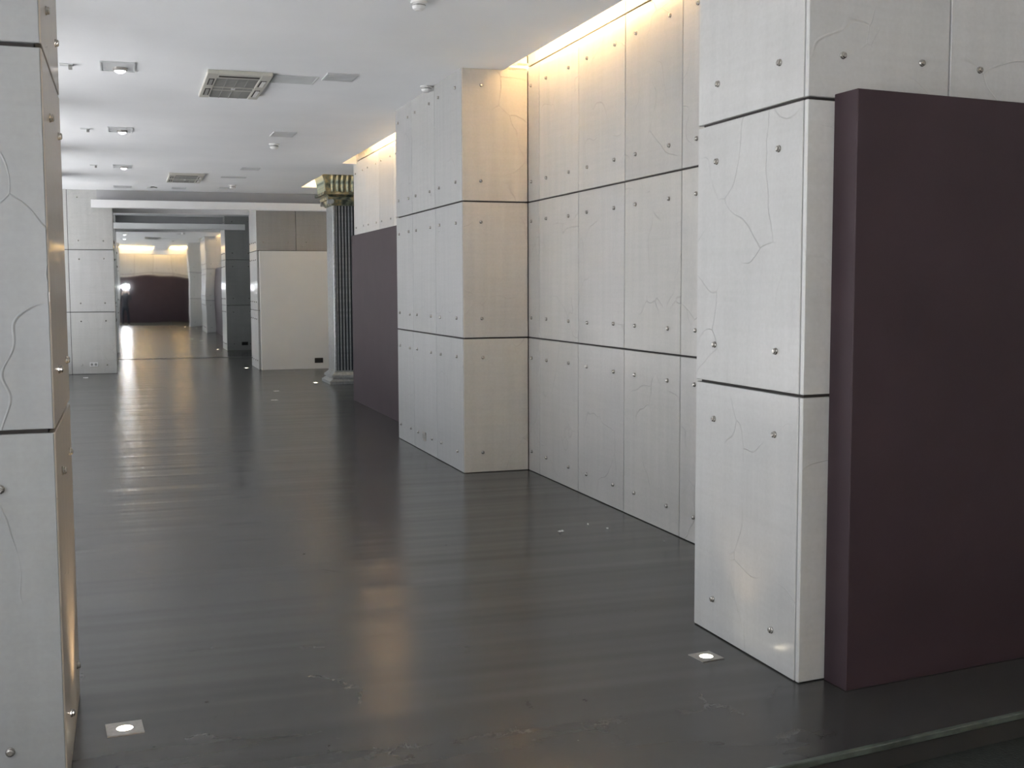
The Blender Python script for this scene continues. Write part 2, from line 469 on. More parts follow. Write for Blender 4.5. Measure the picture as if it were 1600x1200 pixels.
# entrance side: back wall and right outer wall
wb = struct(build('wall_back', lambda bm: bx(bm, XL - 0.2, 5.2, YBACK - 0.25, YBACK - PT, ZLOW, 4.15), 'core'), 'concrete panel wall behind the photographer, warm light at its top', 'wall')
clad(wb, (5.2, YBACK), (XL, YBACK), [0, 0.95, 1.9, 2.85, 3.8, 4.75, 5.7, 6.75], (ZLOW, 1.2, 2.4, 3.9), base=0.98, warm=0.02, seed=6)
wer = struct(build('wall_entrance_right', lambda bm: bx(bm, 5.0 + PT, 5.2, YBACK, 4.2, ZLOW, 4.15), 'core'), 'concrete panel side wall by the entrance', 'wall')
clad(wer, (5.0, 4.2), (5.0, YBACK), [0.95 * i for i in range(11)] + [10.4], (ZLOW, 1.2, 2.4, 3.577), base=0.98, seed=7)

# left window wall
PIERS = [(-6.4, -5.6), (3.3, 4.98), (8.3, 9.2), (12.3, 13.2), (16.6, 17.5), (20.4, 21.3), (24.0, 25.8), (28.2, YM + 0.2)]  # unseen openings sized for daylight; last one added to brighten the mirror end
def wl(bm):
    bx(bm, XL - 0.25, XL, YBACK, YM + 0.2, 3.45, 4.15)
    bx(bm, XL - 0.25, XL, YBACK, YM + 0.2, ZLOW, 0.12)
    for a, b in PIERS: bx(bm, XL - 0.25, XL + 0.0, a, b, 0.12, 3.45)
    for a, b in PIERS[2:6]: bx(bm, XL, XL + 0.35, a, b, 0.0, ZC)
struct(build('wall_left', wl, 'grey_paint'), 'grey wall of shop windows along the left of the hall', 'wall')
for i in range(len(PIERS) - 1):
    a, b = PIERS[i][1], PIERS[i + 1][0]
    def wf(bm):
        e = 0.05
        bx(bm, -0.09, -0.03, 0, e, 0, 3.33); bx(bm, -0.09, -0.03, b - a - e, b - a, 0, 3.33)
        bx(bm, -0.09, -0.03, e, b - a - e, 0, e); bx(bm, -0.09, -0.03, e, b - a - e, 3.33 - e, 3.33)
        bx(bm, -0.09, -0.03, (b - a - e) / 2, (b - a + e) / 2, e, 3.33 - e)
    w = struct(build('window_%d' % (i + 1), wf, 'frame', loc=(XL, a, 0.12)), 'tall unseen shop window in the left wall', 'window')
    for (q0, q1) in ((0.05, (b - a - 0.05) / 2), ((b - a + 0.05) / 2, b - a - 0.05)):
        build('pane', lambda bm: bx(bm, -0.064, -0.056, q0, q1, 0.05, 3.28), 'glass', w)
    ld = bpy.data.lights.new('window_daylight', 'AREA')
    ld.shape = 'RECTANGLE'; ld.size = b - a; ld.size_y = 3.33
    ld.cycles.is_portal = True
    lo = bpy.data.objects.new('window_daylight', ld); COL.objects.link(lo)
    lo.location = (XL - 0.28, (a + b) / 2, 0.12 + 1.665)
    lo.rotation_euler = Vector((1, 0, 0)).to_track_quat('-Z', 'Z').to_euler()
struct(build('ground_street', lambda bm: bx(bm, -40, XL - 0.25, -40, 60, ZLOW - 0.15, ZLOW - 0.02), 'pavement'), 'pale pavement outside the shop windows', 'ground')

# ================================================================== PILLARS
def pillar(label, pts, faces, z1=4.15, base_z=0.0, group=None):
    """pts: footprint counter-clockwise; faces: list of (p0, p1, cols, rows, kwargs)"""
    cx = sum(p[0] for p in pts) / len(pts); cy = sum(p[1] for p in pts) / len(pts)
    t = thing('concrete_pillar', label, 'pillar', (cx, cy, base_z), group=group)
    # inset the core by the panel thickness
    def core(bm):
        n = len(pts); out = []
        for i in range(n):
            a, b, c = Vector(pts[i - 1]), Vector(pts[i]), Vector(pts[(i + 1) % n])
            e1 = (b - a).normalized(); e2 = (c - b).normalized()
            n1 = Vector((-e1.y, e1.x)); n2 = Vector((-e2.y, e2.x))
            bis = (n1 + n2) / (1 + n1.dot(n2))
            q = b + bis * (PT + 0.001)
            out.append((q.x - cx, q.y - cy))
        prism(bm, out, 0, z1 - base_z)
    build('core', core, 'core', t)
    for f in faces:
        clad(t, f[0], f[1], f[2], f[3], **(f[4] if len(f) > 4 else {}))
    return t

# near right pillar with the cross wall
xa, ya = 2.604, 4.119
xb_, yb_ = 4.98, y_cross(4.98)
Lr = math.hypot(xb_ - xa, yb_ - ya)
k = Lr / (xb_ - xa)
c1 = (3.353 - xa) * k
near = pillar('big pale concrete pillar beside the large plum board in the right foreground',
    [(xa, ya), (xb_, yb_), (xb_, 5.06), (xa, 5.06)],
    [((xa, 5.06), (xa, ya), [0.006, 5.06 - ya - 0.026], (*J, 4.1), dict(bolts=[[0.189, 0.729]], base=0.96, seed=11, spread=0.03)),
     ((xa, ya), (xb_, yb_), [0, c1, c1 + 0.93, Lr], J, dict(bolts=[[0.17, 0.60], [0.17, 0.74], [0.17]], base=1.08, warm=-0.01, seed=12)),
     ((xb_, 5.06), (xa, 5.06), [0, 0.72, 1.64, xb_ - xa], J, dict(base=1.0, seed=13))])
# second right pillar
pillar('wide concrete pillar in the middle of the right wall, small socket low on its side',
    [(2.8104, 9.888), (XW, 9.888), (XW, 12.5), (2.8104, 12.5)],
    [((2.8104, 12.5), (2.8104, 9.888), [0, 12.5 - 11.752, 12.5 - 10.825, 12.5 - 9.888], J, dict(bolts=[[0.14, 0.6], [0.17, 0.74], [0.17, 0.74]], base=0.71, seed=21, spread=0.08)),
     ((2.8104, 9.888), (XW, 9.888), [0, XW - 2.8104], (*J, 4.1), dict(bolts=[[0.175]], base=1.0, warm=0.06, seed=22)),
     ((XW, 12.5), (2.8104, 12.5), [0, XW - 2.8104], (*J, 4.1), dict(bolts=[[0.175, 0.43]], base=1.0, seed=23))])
# near left pillar
pillar('dark grey glossy concrete pillar at the left edge beside a floor uplight',
    [(XL + 0.02, 3.95), (-0.226, 3.95), (-0.226, 4.98), (XL + 0.02, 4.98)],
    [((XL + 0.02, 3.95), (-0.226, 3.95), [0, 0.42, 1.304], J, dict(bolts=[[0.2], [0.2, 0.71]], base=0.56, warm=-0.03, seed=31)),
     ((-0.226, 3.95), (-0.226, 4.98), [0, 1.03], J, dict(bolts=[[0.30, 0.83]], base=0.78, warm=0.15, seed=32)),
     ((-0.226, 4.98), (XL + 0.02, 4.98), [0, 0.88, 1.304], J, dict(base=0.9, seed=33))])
# far left pillar
pillar('grey concrete pillar left of the mirror with a white socket near its foot',
    [(XL + 0.02, 24.0), (-0.2, 24.0), (-0.2, 25.4), (XL + 0.02, 25.4)],
    [((XL + 0.02, 24.0), (-0.2, 24.0), [0, 0.505, 1.33], J, dict(bolts=[[], [0.185, 0.64]], base=0.97, seed=41, spread=0.06)),
     ((-0.2, 24.0), (-0.2, 25.4), [0, 0.7, 1.4], J, dict(base=0.9, seed=42)),
     ((-0.2, 25.4), (XL + 0.02, 25.4), [0, 0.83, 1.33], J, dict(base=0.85, seed=43))])
# far right pillar
pillar('concrete pillar right of the mirror, standing behind an off-white board',
    [(2.52, 24.0), (4.7, 24.0), (4.7, 25.4), (2.52, 25.4)],
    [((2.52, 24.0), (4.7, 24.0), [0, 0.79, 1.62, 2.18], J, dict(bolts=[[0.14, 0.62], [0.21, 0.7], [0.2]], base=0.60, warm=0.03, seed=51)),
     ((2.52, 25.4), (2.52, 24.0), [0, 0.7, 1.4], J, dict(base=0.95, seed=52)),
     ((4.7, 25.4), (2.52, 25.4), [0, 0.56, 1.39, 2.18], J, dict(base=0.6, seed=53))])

# ================================================================== BOARDS, BEAMS, MIRROR
def skew_board(bm):
    x0, x1 = 2.742, 4.9
    prism(bm, [(x0, y_board(x0)), (x1, y_board(x1)), (x1, y_cross(x1) - 0.003), (x0 - 0.004, y_cross(x0) - 0.003)], 0.0, 2.42)
tag(build('wall_board', skew_board, 'plum', bevel=0.003), 'large dark plum painted board standing in the right foreground', 'board')
tag(build('wall_board', lambda bm: bx(bm, 3.141, XW - 0.003, 12.52, 16.955, 0, 2.404), 'plum', bevel=0.003), 'plum painted board along the right wall between middle pillar and fluted column', 'board')
tag(build('wall_board', lambda bm: bx(bm, 2.565, 4.68, 23.88, 23.997, 0, 2.395), 'offwhite', bevel=0.004), 'off-white painted board with a black socket left of the fluted column', 'board')
tag(build('wall_board', lambda bm: bx(bm, -0.6, 5.15, YBACK + 0.003, YBACK + 0.14, ZLOW, 2.28), 'plum', bevel=0.003), 'plum board seen in the mirror behind the photographer', 'board')

bk = thing('lintel', 'white lintel box and fascia boards under the ceiling before the mirror', 'lintel', (1.8, 24.0, 3.19))
build('box', lambda bm: bx(bm, -2.28, 2.9, -0.06, 1.0, 0.13, ZC - 3.19), 'grey_paint', bk)
build('fascia', lambda bm: bx(bm, -2.38, 2.9, -0.32, -0.18, 0.0, 0.148), 'white', bk, bevel=0.006)
build('fascia', lambda bm: bx(bm, -3.0, 1.25, 1.3, 1.44, 0.0, 0.15), 'white', bk, bevel=0.006)
def hang(bm):
    for x in (-1.9, -0.6, 0.7, 2.0):
        bx(bm, x, x + 0.03, -0.26, 0.0, 0.14, 0.17)
        if x < 1.2: bx(bm, x, x + 0.03, 1.0, 1.36, 0.14, 0.17)
build('bracket', hang, 'grey_paint', bk)

# the mirror sheet is not quite flat
def mirror_bm(bm):
    from mathutils import noise
    nx, nz = 70, 60
    X0, X1, Z0, Z1 = -1.5, 4.68, 0.01, ZC - 0.004
    g = []
    for i in range(nx + 1):
        row = []
        for j_ in range(nz + 1):
            x = X0 + (X1 - X0) * i / nx; z = Z0 + (Z1 - Z0) * j_ / nz
            y = 0.0007 * noise.noise(Vector((x * 0.9, z * 1.25, 3.1))) + 0.00011 * noise.noise(Vector((x * 2.6, z * 3.2, 8.0)))
            row.append(bm.verts.new((x, y, z)))
        g.append(row)
    for i in range(nx):
        for j_ in range(nz):
            bm.faces.new((g[i][j_], g[i + 1][j_], g[i + 1][j_ + 1], g[i][j_ + 1]))
bm = bmesh.new(); mirror_bm(bm)
me = bpy.data.meshes.new('mirror'); bm.to_mesh(me); bm.free()
for p in me.polygons: p.use_smooth = True
me.materials.append(M['mirror'])
mr = tag(obj('mirror', me, loc=(0, YM, 0)), 'full-height wavy mirror closing the far end of the hall', 'mirror')

# ================================================================== FLUTED COLUMN
CX0, CX1, CY0, CY1 = 3.39, 4.05, 20.0, 20.66
ccx, ccy = (CX0 + CX1) / 2, (CY0 + CY1) / 2
col = thing('fluted_column', 'silver fluted square column with gilt leaf capital in front of the right recess', 'column', (ccx, ccy, 0))
H = (CX1 - CX0) / 2
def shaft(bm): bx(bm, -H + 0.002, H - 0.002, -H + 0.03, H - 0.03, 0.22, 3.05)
sh_ = build('shaft', shaft, 'groove_shade', col)  # coloured dark to stand for dim reflections between the reeds
for sx in (-1, 1):
    build('side_face', lambda bm: bx(bm, min(sx * H, sx * (H - 0.035)), max(sx * H, sx * (H - 0.035)), -H, H, 0.22, 3.05), 'silver', sh_, bevel=0.004)
def reed(bm):
    w = 0.0135
    prism(bm, [(-w, 0.0), (-w, -0.018), (-w * 0.55, -0.027), (w * 0.55, -0.027), (w, -0.018), (w, 0.0)], 0.225, 3.045)
bm = bmesh.new(); reed(bm); REED = mesh_of('reed', bm, 'silver')
for i in range(11):
    x = -H + 0.035 + (2 * H - 0.07) * (i + 0.5) / 11
    obj('reed', REED, sh_, (x, -H + 0.03, 0))
    obj('reed', REED, sh_, (x, H - 0.03, 0), math.pi)
def base(bm):
    def ring(h0, h1, g0, g1):
        v0 = [bm.verts.new((sx * (H + g0), sy * (H + g0), h0)) for sx, sy in ((-1, -1), (1, -1), (1, 1), (-1, 1))]
        v1 = [bm.verts.new((sx * (H + g1), sy * (H + g1), h1)) for sx, sy in ((-1, -1), (1, -1), (1, 1), (-1, 1))]
        for i in range(4): bm.faces.new((v0[i], v0[(i + 1) % 4], v1[(i + 1) % 4], v1[i]))
        bm.faces.new(v0[::-1]); bm.faces.new(v1)
    ring(0.0, 0.05, 0.11, 0.11); ring(0.05, 0.085, 0.10, 0.06); ring(0.085, 0.11, 0.05, 0.05)
    ring(0.11, 0.15, 0.075, 0.07); ring(0.15, 0.2, 0.06, 0.01); ring(0.2, 0.225, 0.006, 0.006)
build('base', base, 'silver', col)
def cap(bm):
    def ring(h0, h1, g0, g1):
        v0 = [bm.verts.new((sx * (H + g0), sy * (H + g0), h0)) for sx, sy in ((-1, -1), (1, -1), (1, 1), (-1, 1))]
        v1 = [bm.verts.new((sx * (H + g1), sy * (H + g1), h1)) for sx, sy in ((-1, -1), (1, -1), (1, 1), (-1, 1))]
        for i in range(4): bm.faces.new((v0[i], v0[(i + 1) % 4], v1[(i + 1) % 4], v1[i]))
        bm.faces.new(v0[::-1]); bm.faces.new(v1)
    ring(3.05, 3.08, 0.02, 0.035); ring(3.08, 3.15, 0.03, 0.05); ring(3.15, 3.19, 0.09, 0.10)
    ring(3.19, 3.23, 0.06, 0.11); ring(3.23, 3.27, 0.17, 0.17); ring(3.27, 3.62, 0.12, 0.16); ring(3.62, 3.68, 0.2, 0.22)
capital = build('capital', cap, 'gilt', col)
def leaf(bm):
    # an acanthus-like leaf: rises along z, tip curls outwards (-y)
    prof = [(0.0, 0.028, 0.0), (0.08, 0.036, -0.006), (0.17, 0.036, -0.016), (0.25, 0.028, -0.036), (0.30, 0.016, -0.062), (0.285, 0.006, -0.082)]
    rows_ = []
    for z, w, y in prof:
        rows_.append([bm.verts.new((-w, y + 0.008, z)), bm.verts.new((0, y - 0.012, z)), bm.verts.new((w, y + 0.008, z)), bm.verts.new((0, y + 0.014, z))])
    for a, b in zip(rows_, rows_[1:]):
        for i in range(4): bm.faces.new((a[i], a[(i + 1) % 4], b[(i + 1) % 4], b[i]))
    bm.faces.new(rows_[0]); bm.faces.new(rows_[-1])
bm = bmesh.new(); leaf(bm); LEAF = mesh_of('leaf', bm, 'gilt')
def scroll(bm): lathe(bm, [(0.0, -0.02), (0.042, -0.02), (0.045, 0.0), (0.042, 0.02), (0.0, 0.02)][1:4], 12, 'y')
bm = bmesh.new(); scroll(bm); SCROLL = mesh_of('scroll', bm, 'silver')
for side in range(4):
    rz = side * math.pi / 2
    for i in range(9):
        u = -H - 0.06 + (2 * H + 0.12) * (i + 0.5) / 9
        dx, dy = u, -(H + 0.135)
        c_, s_ = math.cos(rz), math.sin(rz)
        obj('leaf', LEAF, capital, (dx * c_ - dy * s_, dx * s_ + dy * c_, 3.272), rz)
    for u in (-H - 0.03, H + 0.03):
        dx, dy = u, -(H + 0.075); c_, s_ = math.cos(rz), math.sin(rz)
        obj('scroll', SCROLL, capital, (dx * c_ - dy * s_, dx * s_ + dy * c_, 3.115), rz)

# ================================================================== COVE LAMPS
def cove_lamp(label, x, y0, y1, z, mat='tube', along='y', r=0.02):
    t = thing('cove_lamp', label, 'lamp', (x, (y0 + y1) / 2, z) if along == 'y' else ((y0 + y1) / 2, x, z), 0 if along == 'y' else math.pi / 2)
    hl = (y1 - y0) / 2
    build('tube', lambda bm: lathe(bm, [(r, -hl), (r, hl)], 8, 'y', (0, 0, 0.05)), mat, t)
    build('tray', lambda bm: (bx(bm, -0.04, 0.04, -hl - 0.03, hl + 0.03, 0, 0.015), bx(bm, -0.02, 0.02, -hl - 0.03, -hl, 0, 0.075), bx(bm, -0.02, 0.02, hl, hl + 0.03, 0, 0.075)), 'plastic_white', t)
    return t
ZL = ZC + 0.07
cove_lamp('warm strip lamp hidden in the ceiling cove nearest the foreground pillar', 3.02, 7.75, 9.45, ZL)
cove_lamp('warm strip lamp hidden in the ceiling cove above the long plum board', 3.02, 13.0, 16.6, ZL, 'tube_column')
cove_lamp('warm strip lamp hidden in the ceiling opening above the fluted column', 3.0, 20.0, 22.1, ZL, 'tube_column')
cove_lamp('warm strip lamp in the left cove behind the photographer', -4.35, -0.35, 1.2, ZL, 'tube_hall', 'x')
cove_lamp('warm strip lamp in the right cove behind the photographer', -4.35, 2.25, 3.9, ZL, 'tube_hall', 'x')
cove_lamp('warm strip lamp washing the wall behind the photographer', -5.55, -0.2, 3.4, 3.62, 'tube_hall', 'x')

# ================================================================== FLOOR UPLIGHTS
def uplight(label, x, y, half=0.053, rz=0.0, power=3.0):
    t = thing('floor_uplight', label, 'uplight', (x, y, 0), rz, 'square floor uplights')
    def plate(bm):
        n = 24; ro = 0.030
        outer = []; inner = []
        for i in range(n):
            a = 2 * math.pi * i / n; c, s = math.cos(a), math.sin(a)
            q = half / max(abs(c), abs(s))
            outer.append((c * q, s * q)); inner.append((c * ro, s * ro))
        for z, fl_ in ((0.004, False), (0.0, True)):
            pass
        to = [bm.verts.new((*p, 0.004)) for p in outer]; ti = [bm.verts.new((*p, 0.004)) for p in inner]
        bo = [bm.verts.new((*p, 0.0)) for p in outer]; bi = [bm.verts.new((*p, 0.0)) for p in inner]
        for i in range(n):
            k_ = (i + 1) % n
            bm.faces.new((to[i], to[k_], ti[k_], ti[i])); bm.faces.new((to[i], bo[i], bo[k_], to[k_])); bm.faces.new((ti[i], ti[k_], bi[k_], bi[i]))
    build('plate', plate, 'steel', t)
    build('lens', lambda bm: lathe(bm, [(0.0298, 0.0008), (0.0298, 0.0025), (0.018, 0.004)], 20), 'lens_up', t)
    ld = bpy.data.lights.new('uplight_beam', 'SPOT'); ld.energy = power; ld.color = (1.0, 0.72, 0.42)
    ld.spot_size = math.radians(95); ld.spot_blend = 0.7; ld.shadow_soft_size = 0.025
    o = bpy.data.objects.new('uplight_beam', ld); COL.objects.link(o); o.parent = t
    o.location = (0, 0, 0.03); o.rotation_euler = (math.pi, 0, 0)
uplight('lit square floor uplight at the foot of the left edge pillar', -0.052, 4.503, 0.066, math.radians(4), 20.0)
uplight('lit square floor uplight beside the big foreground pillar', 2.414, 4.562, 0.057, math.radians(8), 2.5)
uplight('tiny lit floor uplight left of the off-white board', 2.331, 24.65, 0.053, 0, 4.0)
uplight('tiny lit floor uplight at the base of the fluted column', 3.10, 20.34, 0.053, 0, 4.0)

# ================================================================== CEILING FITTINGS
def cassette(label, x0, x1, y0, y1):
    cx, cy = (x0 + x1) / 2, (y0 + y1) / 2
    t = thing('air_conditioner', label, 'air conditioner', (cx, cy, ZC), 0, 'ceiling cassettes')
    hx, hy = (x1 - x0) / 2, (y1 - y0) / 2
    def fr(bm):
        d = -0.035
        gx0, gx1, gy0, gy1 = -hx * 0.66, hx * 0.66, -hy * 0.66, hy
        # border strips around the intake
        bx(bm, -hx, gx0, -hy, hy, d, 0); bx(bm, gx1, hx, -hy, hy, d, 0)
        bx(bm, gx0, gx1, -hy, gy0, d, 0)
    build('frame', fr, 'ivory', t, bevel=0.004)
    gx, gy0, gy1 = hx * 0.66, -hy * 0.66, hy
    def grl(bm):
        bx(bm, -gx, gx, gy0, gy1, -0.012, -0.004)
        n = 26
        for i in range(n):
            y = gy0 + (gy1 - gy0) * (i + 0.5) / n
            bx(bm, -gx + 0.006, gx - 0.006, y - 0.008, y + 0.008, -0.032, -0.012)
        for x in (-gx * 0.5, 0, gx * 0.5): bx(bm, x - 0.004, x + 0.004, gy0, gy1, -0.034, -0.012)
    g = build('grille', grl, 'grille', t)
    def rib(bm):
        m_ = (gy0 + gy1) / 2
        bx(bm, -gx, gx, m_ - 0.09, m_ - 0.07, -0.037, -0.012); bx(bm, -gx, gx, m_ + 0.07, m_ + 0.09, -0.037, -0.012)
    build('rib', rib, 'ivory', g)
    build('badge', lambda bm: bx(bm, -0.018, 0.018, (gy0 + gy1) / 2 - 0.03, (gy0 + gy1) / 2 + 0.03, -0.039, -0.012), 'plastic_white', g)
    # outlets: one long by the near edge, two on each long side
    def outlet(xa_, xb2, ya_, yb2):
        o = build('air_outlet', lambda bm: bx(bm, xa_, xb2, ya_, yb2, -0.0365, -0.030), 'slot', t)
        return o
    outlet(-gx * 0.95, gx * 0.95, -hy * 0.86, -hy * 0.76)
    for s in (-1, 1):
        for (a, b) in ((-0.62, -0.12), (0.18, 0.76)):
            xi, xo = sorted((s * hx * 0.72, s * hx * 0.90))
            o = outlet(xi, xo, a * hy, b * hy)
            m0, m1 = (xi + 0.014, xo - 0.004) if s > 0 else (xi + 0.012, xo - 0.012)
            build('flap', lambda bm: bx(bm, m0, m1, a * hy + 0.03, b * hy - 0.02, -0.041, -0.0355), 'plastic_white' if s > 0 else 'grille', o)
    return t
cassette('large ivory air-conditioning cassette in the nearer part of the ceiling', 0.73, 1.29, 10.6, 11.93)
cassette('smaller looking ivory air-conditioning cassette farther down the ceiling', 0.735, 1.30, 20.12, 21.6)

def downlight(label, x, y, w=0.285, l=0.42):
    t = thing('recessed_downlight', label, 'downlight', (x, y, ZC), 0, 'recessed downlights along the left')
    def fr(bm):
        e = 0.012; hx, hy = w / 2, l / 2
        bx(bm, -hx, hx, -hy, -hy + e, -0.012, 0); bx(bm, -hx, hx, hy - e, hy, -0.012, 0)
        bx(bm, -hx, -hx + e, -hy + e, hy - e, -0.012, 0); bx(bm, hx - e, hx, -hy + e, hy - e, -0.012, 0)
    build('frame', fr, 'panel_grey', t)
    build('housing', lambda bm: bx(bm, -w / 2 + 0.012, w / 2 - 0.012, -l / 2 + 0.012, l / 2 - 0.012, -0.006, -0.001), 'vent_grey', t)
    h = build('lamp_head', lambda bm: lathe(bm, [(0.06, -0.006), (0.06, -0.028), (0.052, -0.032), (0.05, -0.012)], 18, 'z', (0.02, 0.06, 0)), 'steel', t)
    build('lamp', lambda bm: lathe(bm, [(0.044, -0.013), (0.044, -0.036), (0.02, -0.05)], 16, 'z', (0.02, 0.06, 0)), 'lamp', h)
downlight('recessed ceiling downlight nearest the left edge pillar', -0.01, 10.68)
downlight('recessed ceiling downlight in the middle of the left row', -0.005, 14.85)
downlight('recessed ceiling downlight farthest down the left row', 0.008, 19.25)
for y in (5.2, 0.0): pass

def plate_thing(name, label, cat, x0, x1, y0, y1, mat, slats=0, group=None, d=0.012):
    cx, cy = (x0 + x1) / 2, (y0 + y1) / 2
    t = thing(name, label, cat, (cx, cy, ZC), 0, group)
    hx, hy = (x1 - x0) / 2, (y1 - y0) / 2
    e = 0.018
    def fr(bm):
        bx(bm, -hx, hx, -hy, -hy + e, -d, 0); bx(bm, -hx, hx, hy - e, hy, -d, 0)
        bx(bm, -hx, -hx + e, -hy + e, hy - e, -d, 0); bx(bm, hx - e, hx, -hy + e, hy - e, -d, 0)
    build('frame', fr, mat, t)
    build('backing', lambda bm: bx(bm, -hx + e, hx - e, -hy + e, hy - e, -d * 0.5, -0.001), 'vent_grey' if slats else mat, t)
    for i in range(slats):
        y = -hy + e + (2 * hy - 2 * e) * (i + 0.5) / slats
        build('slat', lambda bm: bx(bm, -hx + e, hx - e, -0.008, 0.008, -d, -d * 0.5), mat, t, (0, y, 0))
    return t
plate_thing('access_panel', 'flat pale access panel in the ceiling next to the large cassette', 'access panel', 1.315, 1.715, 10.69, 11.08, 'panel_grey', 0, None, 0.006)
plate_thing('ceiling_vent', 'slatted grey ceiling vent right of the access panel', 'vent', 1.748, 2.03, 10.45, 10.8, 'vent_grey', 7, 'ceiling vents')
plate_thing('ceiling_vent', 'slatted ceiling vent just before the hanging detector in mid hall', 'vent', 1.76, 2.04, 14.51, 14.93, 'vent_grey', 7, 'ceiling vents')
plate_thing('ceiling_vent', 'thin slatted ceiling vent right of the farther cassette, nearer of two', 'vent', 1.79, 2.08, 18.95, 19.25, 'vent_grey', 5, 'ceiling vents')
plate_thing('access_panel', 'flat access panel between the farther cassette and the column', 'access panel', 1.60, 2.02, 20.55, 20.75, 'vent_grey', 0, None, 0.008)
plate_thing('ceiling_vent', 'small vent near the lintel above the left pillar', 'vent', -0.16, 0.16, 22.9, 23.3, 'vent_grey', 4, 'ceiling vents')
plate_thing('ceiling_vent', 'small vent near the lintel below the farther cassette', 'vent', 0.88, 1.14, 23.0, 23.3, 'vent_grey', 4, 'ceiling vents')
plate_thing('ceiling_vent', 'small vent near the lintel beside the far detector', 'vent', 1.72, 2.0, 22.75, 23.05, 'vent_grey', 4, 'ceiling vents')

def detector(label, x, y, s=1.0):
    t = thing('smoke_detector', label, 'detector', (x, y, ZC), 0, 'ceiling smoke detectors')
    build('base_plate', lambda bm: lathe(bm, [(0.055 * s, 0.0), (0.055 * s, -0.012 * s), (0.048 * s, -0.016 * s)], 20), 'plastic_white', t)
    hd = build('sensor_head', lambda bm: lathe(bm, [(0.038 * s, -0.015 * s), (0.046 * s, -0.032 * s), (0.04 * s, -0.05 * s), (0.022 * s, -0.06 * s)], 20), 'plastic_white', t, smooth=False)
    build('vent_ring', lambda bm: lathe(bm, [(0.043 * s, -0.022 * s), (0.0465 * s, -0.025 * s), (0.0465 * s, -0.030 * s), (0.043 * s, -0.032 * s)], 20), 'grille', hd)
detector('round white smoke detector at the top edge of the photo', 1.905, 7.72)
detector('white smoke detector tucked against the top of the middle pillar', 2.745, 10.87)
detector('white smoke detector hanging in mid ceiling behind a vent', 1.912, 15.75, 1.25)
detector('small white smoke detector before the lintel', 1.92, 22.2, 1.25)

def bracket(label, x, y):
    t = thing('ceiling_bracket', label, 'bracket', (x, y, ZC), 0, 'small ceiling brackets')
    build('plate', lambda bm: bx(bm, -0.055, 0.055, -0.05, 0.05, -0.008, 0), 'panel_grey', t)
    build('clip', lambda bm: bx(bm, 0.015, 0.045, -0.03, 0.03, -0.04, -0.008), 'grille', t)
bracket('small metal ceiling bracket left of the nearest downlight', -0.42, 10.72)
bracket('small metal ceiling bracket left of the middle downlight', -0.40, 14.9)
bracket('small metal ceiling bracket left of the farthest downlight', -0.41, 19.2)
def aframe(bm):
    for s in (-1, 1):
        prism(bm, [(s * 0.10, 0.16), (s * 0.075, 0.16), (s * 0.0, -0.14), (s * 0.02, -0.14)], -0.012, 0)
    bx(bm, -0.06, 0.06, 0.04, 0.06, -0.012, 0)
tag(build('ceiling_hook', aframe, 'grille', loc=(0.52, 23.0, ZC)), 'A-shaped metal hook on the ceiling before the lintel', 'hook')

# ================================================================== SOCKETS
def socket(label, loc, rz, body, insert, w=0.15, h=0.085):
    t = thing('power_socket', label, 'socket', loc, rz)
    build('plate', lambda bm: bx(bm, -w / 2, w / 2, -0.012, 0, -h / 2, h / 2), body, t, bevel=0.003)
    for s in (-1, 1):
        build('outlet', lambda bm: lathe(bm, [(0.024, -0.0118), (0.024, -0.0145), (0.018, -0.0145)], 14, 'y', (s * w * 0.24, 0, 0)), insert, t)
socket('white double socket near the foot of the far left pillar', (-0.63, 24.0, 0.185), 0, 'plastic_white', 'grille')
socket('black double socket low on the off-white board', (3.715, 23.88, 0.172), 0, 'black', 'black', 0.17, 0.10)
socket('black socket on the rear of the far right pillar, seen in the mirror', (2.98, 25.4, 0.18), math.pi, 'black', 'black', 0.16, 0.09)
socket('small grey socket low on the side of the middle pillar', (2.8104, 11.325, 0.161), -math.pi / 2, 'steel', 'grille', 0.12, 0.085)

# ================================================================== LITTER
def scrap(label, x, y, l, w, rz, seed):
    rnd = random.Random(seed)
    def f(bm):
        n = 5; top = []; bot = []
        for i in range(n + 1):
            q = i / n - 0.5
            z = 0.004 + 0.008 * abs(math.sin(i * 1.7 + seed))
            yo = 0.25 * l * q * q + rnd.uniform(-.1, .1) * w
            ww = w * (1.0 - 1.2 * abs(q) ** 2) / 2
            top.append((bm.verts.new((q * l, yo - ww, z)), bm.verts.new((q * l, yo + ww, z + 0.004))))
            bot.append((bm.verts.new((q * l, yo - ww, z - 0.003)), bm.verts.new((q * l, yo + ww, z + 0.001))))
        for i in range(n):
            bm.faces.new((top[i][0], top[i + 1][0], top[i + 1][1], top[i][1])); bm.faces.new((bot[i][0], bot[i][1], bot[i + 1][1], bot[i + 1][0]))
            bm.faces.new((top[i][0], bot[i][0], bot[i + 1][0], top[i + 1][0])); bm.faces.new((top[i][1], top[i + 1][1], bot[i + 1][1], bot[i][1]))
        bm.faces.new((top[0][0], top[0][1], bot[0][1], bot[0][0])); bm.faces.new((top[-1][0], bot[-1][0], bot[-1][1], top[-1][1]))
    tag(build('paper_scrap', f, 'paper', loc=(x, y, 0), rz=rz), label, 'scrap', 'scraps on the floor')
scrap('thin curled white paper scrap on the floor before the panel wall', 2.741, 7.258, 0.055, 0.016, 0.5, 1)
scrap('tiny white speck of paper to the right of the curled scrap', 3.07, 7.24, 0.015, 0.012, 0.2, 2)
scrap('tiny white speck of litter nearest the panel wall', 3.0, 7.42, 0.012, 0.010, 0.9, 3)
scrap('small pale scrap on the floor before the off-white board', 2.03, 17.3, 0.10, 0.05, 0.1, 4)
